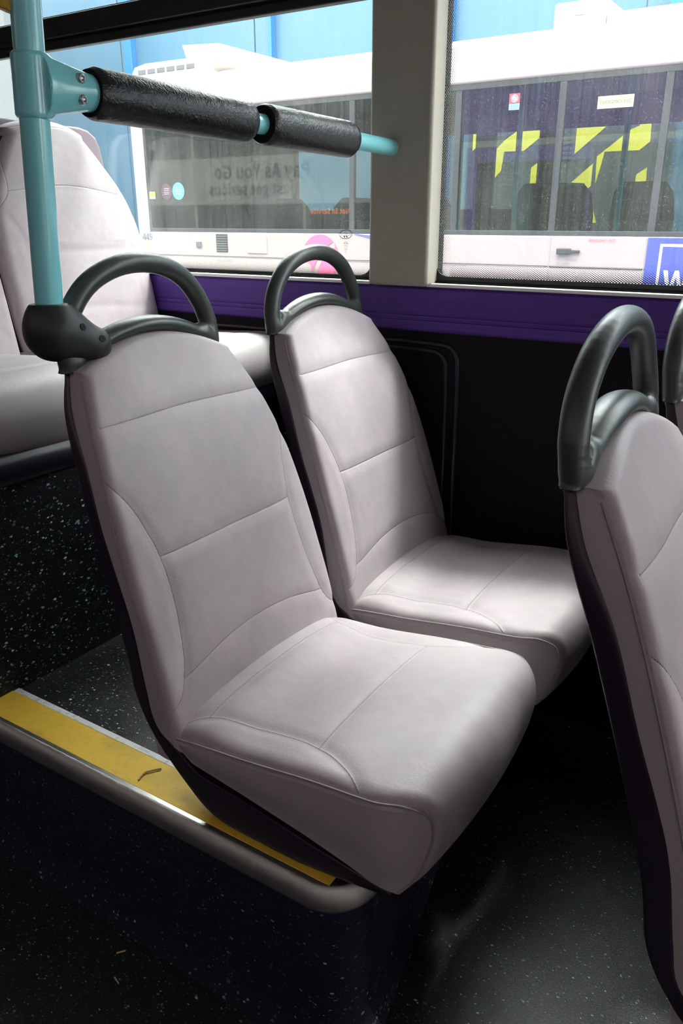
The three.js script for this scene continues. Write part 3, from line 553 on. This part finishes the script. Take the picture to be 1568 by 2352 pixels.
// ---------- outside: yard, blue shed, the white bus ----------
M.asphalt = std({ color: '#6b6a68', roughness: 0.9 });
struct('ground', box(-30, 24, -0.45, -0.36, -30, 20), M.asphalt);
M.blue = std({ color: '#3d647c', roughness: 0.5 }); M.blueDark = std({ color: '#1666b8', roughness: 0.5 });
{
  const t = thing('blue_shed', 'pale blue metal-clad shed wall rising behind the white bus', 'building', [0, -0.36, -12]);
  for (let x = -22.2; x < 12; x += 3.2) mesh('cladding_panel', box(x + 0.012, x + 3.188, 0, 7.4, -0.1, 0.03, 0.01), M.blue, t);
  for (const x of [-12.3, -8.98, -5.8, -2.6, 0.6, 3.8]) mesh('downpipe', box(x - (x === -8.98 ? 0.025 : 0.095), x + (x === -8.98 ? 0.025 : 0.095), 0, 7.4, 0.03, 0.16, 0.01), M.blueDark, t);
}
tag(mesh('grey_shed', box(-20, -12.5, -0.36, 6, -9.8, -9.4, 0.02), std({ color: '#5d6063', roughness: 0.8 })), 'grey shed seen at the far left beyond the pole', 'building');

const zb = -5.6;
function flatText(g, text, x, y, size, color, font = 'bold', align = 'center') { g.font = `${font} ${size}px sans-serif`; g.fillStyle = color; g.textAlign = align; g.textBaseline = 'middle'; g.fillText(text, x, y); }
function decal(name, w, h, x, y, z, pw, ph, draw, parent, opt = {}) {
  const t = tex(canvas(pw, ph, draw)), g = new THREE.PlaneGeometry(w, h); if (opt.back) g.rotateY(Math.PI); g.translate(x, y, z);
  return mesh(name, g, std({ map: t, transparent: true, roughness: 0.6, ...opt.mat }), parent);
}
{
  const t = thing('white_bus', 'white single-deck bus parked alongside beyond the window', 'bus', [-2.4, -0.36, zb]);
  const L = (g) => { g.translate(2.4, 0.36, -zb); return g; };
  const add = (name, g, m, p = t) => mesh(name, L(g), m, p);
  const x0 = -5.86, x1 = 3.6, wy0 = 1.055, wy1 = 2.02;
  add('lower_body', merge([box(x0, x1, 0.84, 1.045, zb - 0.06, zb, 0.012), box(x0, -3.62, 0.12, 0.836, zb - 0.06, zb, 0.006), box(-2.5, x1, 0.12, 0.836, zb - 0.06, zb, 0.006), box(-3.62, -2.5, 0.72, 0.836, zb - 0.06, zb - 0.002)]), M.busWhite);
  add('upper_body', box(x0, x1, wy1 + 0.005, 2.27, zb - 0.06, zb, 0.02), M.busWhite);
  const roof = new THREE.ExtrudeGeometry(shape(curve2([[0, 2.2], [-0.03, 2.27], [-0.16, 2.325], [-1.2, 2.36], [-2.24, 2.325], [-2.37, 2.27], [-2.4, 2.2]], 40)), { depth: x1 - x0, bevelEnabled: false }); roof.rotateY(-Math.PI / 2); roof.applyMatrix4(new THREE.Matrix4().makeRotationY(Math.PI)); 
  roof.computeBoundingBox(); { const b = roof.boundingBox; roof.translate(x0 - b.min.x, 0, zb - b.max.z); } add('roof', roof, M.busWhite);
  add('end_wall', box(x0, x0 + 0.13, 0.12, 2.3, zb - 2.4, zb - 0.001, 0.015), M.busWhite);
  add('cabin_floor', box(x0, x1, 0.1, 0.16, zb - 2.38, zb - 0.05), M.busDark);
  add('far_wall', merge([box(x0, x1, 0.12, 1.0, zb - 2.4, zb - 2.34), box(x0, -2.8, 1.0, 1.25, zb - 2.4, zb - 2.34), box(x0, x1, 1.95, 2.3, zb - 2.4, zb - 2.34), ...[-5.8, -4.6, -3.4, -2.75, -0.4, 1.2].map((x) => box(x - 0.1, x + 0.1, 1, 2, zb - 2.4, zb - 2.34))]), M.busDark);
  // side glazing, each pane a part, dark seals between
  const edges = [-5.72, -3.5, -2.62, -1.88, -1.22, 0.3, 1.9, 3.5];
  for (let i = 0; i + 1 < edges.length; i++) {
    add('side_window', box(edges[i] + 0.012, edges[i + 1] - 0.012, wy0, wy1, zb - 0.028, zb - 0.018), M.tint);
  }
  add('window_seal', merge([box(-5.73, x1, wy0 - 0.012, wy0 + 0.022, zb - 0.04, zb - 0.008, 0.004), box(-5.73, x1, wy1 - 0.03, wy1 + 0.006, zb - 0.04, zb - 0.008, 0.004), ...edges.map((x) => box(x - 0.022, x + 0.022, wy0, wy1, zb - 0.045, zb - 0.01, 0.004))]), M.busDark);
  add('rear_pillar', box(x0, -5.72, wy0 - 0.01, wy1 + 0.01, zb - 0.06, zb - 0.002, 0.004), M.busWhite);
  // cabin: poles and seats behind the glass
  for (const [x, z] of [[-2.42, -6.3], [-1.62, -6.3], [-2.86, -6.2], [-0.9, -6.4]]) add('cabin_pole', rod([x, 0.16, z], [x, 2.2, z], 0.022), M.teal);
  const seatShape = slab([[-0.21, 0], [0.21, 0], [0.22, 0.45], [0.18, 0.62], [0.1, 0.68], [-0.1, 0.68], [-0.18, 0.62], [-0.22, 0.45]], -0.05, 0.05, 0.02);
  for (const [x, z] of [[-5.1, -6.0], [-4.4, -6.0], [-3.7, -6.0], [-3.0, -6.0], [-2.35, -6.6], [-1.62, -6.7], [-0.8, -6.1], [-0.1, -6.1]]) { const g = seatShape.clone(); g.rotateY(Math.PI / 2 - 0.2); g.translate(x, x < -2.6 ? 0.62 : 0.72, z); add('cabin_seat', g, M.busDark); }
  for (const [x, z] of [[-2.1, -6.6], [-1.5, -6.7]]) { const g = seatShape.clone(); g.rotateY(Math.PI / 2 - 0.5); g.translate(x, 0.72, z); add('cabin_seat', g, M.busDark); }
  // roof pods
  const podL = new THREE.ExtrudeGeometry(shape([[-5.83, 2.22], [-5.83, 2.36], [-5.8, 2.4], [-5.67, 2.42], [-5.17, 2.42], [-5.21, 2.52], [-4.84, 2.495], [-4.85, 2.385], [-4.9, 2.32], [-4.9, 2.22]]), { depth: 1.2, bevelEnabled: true, bevelSize: 0.015, bevelThickness: 0.015 }); podL.translate(0, 0, zb - 1.27);
  const pl = add('roof_unit', podL, M.busWhite);
  for (let i = 0; i < 6; i++) add('grille', box(-5.76 + i * 0.115, -5.67 + i * 0.115, 2.35, 2.388, zb - 0.06, zb - 0.051, 0.004), M.busGrey, pl);
  const podR = add('roof_unit', merge([box(-2.015, -1.675, 2.26, 2.456, zb - 1.3, zb - 0.1, 0.015), box(-1.68, -1.2, 2.26, 2.372, zb - 1.3, zb - 0.1, 0.03)]), M.busWhite);
  add('unit_mark', slab([[-1.875, 2.375], [-1.82, 2.375], [-1.8475, 2.43]], zb - 0.1005, zb - 0.097), std({ color: '#9aa6a4', roughness: 0.6 }), podR);
  // body details
  const dt = add('panel_joint', merge([box(x0 + 0.1, -1.9, 0.836, 0.84, zb - 0.004, zb + 0.0012), box(-1.86, -1.24, 0.833, 0.836, zb - 0.004, zb + 0.0012), box(-1.875, -1.868, 0.3, 1.045, zb - 0.004, zb + 0.0015), box(-1.236, -1.231, 0.3, 1.045, zb - 0.004, zb + 0.0015), box(-4.06, -4.057, 0.3, 0.836, zb - 0.004, zb + 0.0015)]), std({ color: '#8f8b88', roughness: 0.7 }));
  const vent = add('intake_grille', box(-4.905, -4.775, 0.88, 1.03, zb - 0.004, zb + 0.003), M.busDark);
  for (let i = 0; i < 7; i++) add('slat', box(-4.9, -4.78, 0.888 + i * 0.02, 0.896 + i * 0.02, zb, zb + 0.008), M.busGrey, vent);
  add('fuel_flap', box(-4.55, -4.34, 0.875, 1.02, zb - 0.003, zb + 0.007, 0.005), M.busWhite);
  add('side_marker', box(-5.14, -5.08, 0.915, 0.965, zb - 0.003, zb + 0.012, 0.005), M.busGrey);
  const hd = add('door_handle', merge([box(-1.82, -1.72, 0.925, 0.965, zb - 0.002, zb + 0.025, 0.008), box(-1.73, -1.66, 0.935, 0.955, zb, zb + 0.018, 0.006)]), M.busDark);
  const arch = new THREE.CylinderGeometry(0.5, 0.5, 0.05, 48); arch.rotateX(Math.PI / 2); arch.translate(-3.06, 0.34, zb - 0.015);
  add('wheel_arch', arch, M.rubber);
  const blueAd = add('advert_panel', box(-1.225, 0.2, 0.3, 1.04, zb - 0.002, zb + 0.003), std({ color: '#3d4a98', roughness: 0.5 }));
  // flat print
  const D = (n, w, h, x, y, pw, ph, draw, z = zb + 0.004, opt) => { const m = decal(n, w, h, x + 2.4, y + 0.36, z - zb, pw, ph, draw, t, opt); return m; };
  D('lettering', 0.17, 0.1, -5.75, 1.0, 256, 150, (g) => flatText(g, '449', 128, 75, 120, '#5b6f86', ''));
  D('lettering', 0.26, 0.03, -4.82, 0.81, 512, 60, (g) => flatText(g, 'FUEL OIL ONLY', 256, 30, 54, '#8a8a8a', ''));
  D('lettering', 0.14, 0.02, -4.445, 0.95, 512, 80, (g) => flatText(g, 'NON IDLING', 256, 40, 70, '#c9c4bc', ''));
  D('lettering', 0.2, 0.035, -1.52, 1.018, 512, 90, (g) => flatText(g, 'EMERGENCY EXIT', 256, 45, 58, '#d85a58', ''));
  D('lettering', 0.16, 0.07, -1.74, 0.88, 512, 224, (g) => { flatText(g, 'PULL HANDLE', 8, 70, 74, '#8a8a8a', '', 'left'); flatText(g, 'TO OPEN', 8, 160, 74, '#8a8a8a', '', 'left'); });
  D('exit_sign', 0.225, 0.072, -1.535, 1.85, 512, 164, (g, w, h) => { g.fillStyle = '#a49f80'; g.fillRect(0, 0, w, h); flatText(g, 'EMERGENCY EXIT', 256, 84, 58, '#4e4b3a', ''); }, zb - 0.014);
  D('no_smoking_sign', 0.075, 0.1, -2.21, 1.895, 192, 256, (g, w, h) => { g.fillStyle = '#b0404e'; g.fillRect(0, 0, w, 150); g.fillStyle = '#e9e4e2'; g.beginPath(); g.arc(96, 76, 60, 0, 7); g.fill(); g.strokeStyle = '#5a5a60'; g.lineWidth = 14; g.beginPath(); g.arc(96, 76, 46, 0, 7); g.moveTo(64, 108); g.lineTo(128, 44); g.stroke(); g.fillStyle = '#7fa0b8'; g.fillRect(0, 156, w, 100); g.fillStyle = '#4b6a86'; for (let i = 0; i < 3; i++) g.fillRect(20, 175 + i * 26, 152, 9); }, zb - 0.014);
  D('round_sticker', 0.14, 0.14, -5.48, 1.39, 256, 256, (g) => { g.fillStyle = '#4a3342'; g.beginPath(); g.arc(128, 128, 124, 0, 7); g.fill(); g.fillStyle = '#a59aa2'; for (let i = 0; i < 4; i++) g.fillRect(70, 80 + i * 28, 116, 8); }, zb - 0.014);
  D('round_sticker', 0.15, 0.15, -5.335, 1.39, 256, 256, (g) => { g.fillStyle = '#4f93c4'; g.beginPath(); g.arc(128, 128, 124, 0, 7); g.fill(); g.fillStyle = '#9cc4de'; for (let i = 0; i < 4; i++) g.fillRect(64, 76 + i * 28, 128, 8); }, zb - 0.014);
  D('yellow_sticker', 0.11, 0.06, -5.68, 1.36, 64, 32, (g, w, h) => { g.fillStyle = '#ecd23a'; g.fillRect(0, 0, w, h * 0.8); g.fillStyle = '#cfcfcf'; g.fillRect(0, h * 0.8, w, h); }, zb - 0.014);
  D('round_logo', 0.37, 0.37, -3.79, 0.855, 512, 512, (g) => {
    g.fillStyle = '#ee5f86'; g.beginPath(); g.arc(256, 256, 250, 0, 7); g.fill(); g.globalCompositeOperation = 'destination-out';
    g.lineWidth = 62; g.beginPath(); g.moveTo(150, 520); g.quadraticCurveTo(230, 190, 450, 110); g.stroke();           // sweeping stem
    g.lineWidth = 46; g.beginPath(); g.moveTo(300, 262); g.lineTo(520, 262); g.stroke();                             // crossbar
    g.beginPath(); g.moveTo(0, 250); g.lineTo(120, 330); g.lineTo(160, 512); g.lineTo(0, 512); g.fill();
  });
  D('swoosh', 0.42, 0.12, -3.34, 1.0, 512, 150, (g) => { g.fillStyle = '#5a5a9c'; g.beginPath(); g.moveTo(0, 10); g.quadraticCurveTo(250, 20, 512, 70); g.lineTo(512, 128); g.quadraticCurveTo(260, 40, 0, 10); g.fill(); });
  D('lettering', 0.6, 0.42, -0.86, 0.8, 768, 538, (g) => { g.strokeStyle = '#f4f4f6'; g.lineWidth = 22; g.strokeRect(30, 20, 900, 700); flatText(g, 'WIN', 70, 300, 230, '#f4f4f6', 'bold', 'left'); });
}
struct('upper_deck', merge([box(-4.4, 4.4, 2.03, 4.2, -1.745, 0.68, 0.05)]), M.purple);
{ // a second bus of the same row, whose side is mirrored in the white bus's windows
  const t = thing('advert_bus', 'double-deck bus with a side advert parked behind, seen only mirrored', 'bus', [-8.65, -0.36, -1.75]);
  mesh('body', box(-4.2, 4.2, 0.3, 4.5, 0, 2.4, 0.05), M.busWhite, t);
  for (let k = 0; k < 4; k++) { mesh('side_window', box(-4 + k * 2, -2.06 + k * 2, 1.0, 1.72, -0.012, 0.01, 0.005), M.rubber, t); mesh('side_window', box(-4 + k * 2, -2.06 + k * 2, 2.36, 3.3, -0.012, 0.01, 0.005), M.rubber, t); }
  decal('advert_print', 1.9, 0.52, 1.2, 2.04, -0.004, 1024, 280, (g, w, h) => { flatText(g, 'Pay As You Go', 40, 80, 136, '#101114', 'bold', 'left'); flatText(g, 'just got serious.', 190, 205, 112, '#101114', 'bold', 'left'); }, t, { back: true });
  const led = decal('led_sign', 0.7, 0.12, 2.4, 1.62, -0.016, 512, 88, (g, w, h) => { g.fillStyle = '#050505'; g.fillRect(0, 0, w, h); flatText(g, 'Not In Service', 256, 46, 70, '#ff8a1e'); }, t, { back: true });
  led.material.emissive.set('#ff7a10'); led.material.emissiveMap = led.material.map; led.material.emissiveIntensity = 6;
}
// the next bus in the row stands close on the aisle side and keeps most daylight off that side
{
  const t = thing('parked_bus', 'white and purple bus parked close on the aisle side, behind the camera', 'bus', [0, -0.36, 1.9]);
  mesh('body', box(-9, 9, 0.3, 4.5, 0, 2.4, 0.06), M.busWhite, t);
  for (let k = 0; k < 7; k++) for (const y of [1.5, 3.1]) mesh('side_window', box(-8.6 + k * 2.5, -6.3 + k * 2.5, y, y + 0.9, -0.012, 0.02, 0.01), M.rubber, t);
  for (const x of [-6.4, 6.6]) { const w = new THREE.CylinderGeometry(0.48, 0.48, 0.3, 40); w.rotateX(Math.PI / 2); w.translate(x, 0.48, 0.14); mesh('wheel', w, M.rubber, t); }
}
// striped boards seen through the far windows of the white bus
const zs = -9.4, kz = 9.4 / 8.3;
{
    const t = thing('hazard_vehicle', 'grey service vehicle with diagonal yellow stripes seen through the white bus', 'vehicle', [-2.95, -0.36, zs]);
  const L = (g) => { g.translate(2.95, 0.36, -zs); return g; };
  mesh('body', L(merge([box(-4.25, -2.1, 0.0, 2.25, zs - 0.9, zs, 0.03)])), std({ color: '#46494b', roughness: 0.6 }), t);
  const stripes = STRIPES();
  for (const p of stripes) mesh('yellow_stripe', L(slab(p.map(([x, y]) => [x * kz, 1.1475 + (y - 1.1475) * kz]), zs, zs + 0.006)), M.yellow, t);
  for (let i = 0; i < 5; i++) mesh('louvre', L(box(-3.36, -2.99, 1.77 + i * 0.051, 1.79 + i * 0.051, zs, zs + 0.012)), M.busDark, t);
}
function STRIPES() { return [
  [[-3.69, 2.04], [-3.5, 2.04], [-3.5, 1.97], [-3.69, 1.82]], [[-3.13, 2.04], [-2.91, 2.04], [-2.91, 1.96], [-3.13, 1.8], [-3.34, 1.8], [-3.36, 1.62], [-3.44, 1.54], [-3.6, 1.52], [-3.62, 1.64], [-3.35, 1.9]],
  [[-2.9, 1.74], [-2.9, 1.5], [-3.04, 1.47], [-3.04, 1.64]], [[-2.56, 2.02], [-2.28, 2.02], [-2.61, 1.75], [-2.61, 1.98]],
  [[-2.02, 2.02], [-1.92, 2.02], [-1.91, 1.83], [-2.0, 1.76], [-2.32, 1.76], [-2.35, 1.6], [-2.38, 1.48], [-2.39, 1.72], [-2.1, 1.94], [-2.02, 1.97]],
  [[-2.42, 1.66], [-2.42, 1.46], [-2.58, 1.32], [-2.61, 1.5]], [[-1.91, 1.61], [-1.9, 1.39], [-2.01, 1.32], [-2.0, 1.55]], [[-2.37, 1.23], [-2.33, 1.12], [-2.5, 1.12]],
]; }
camera.updateMatrixWorld();
renderer.render(scene, camera);
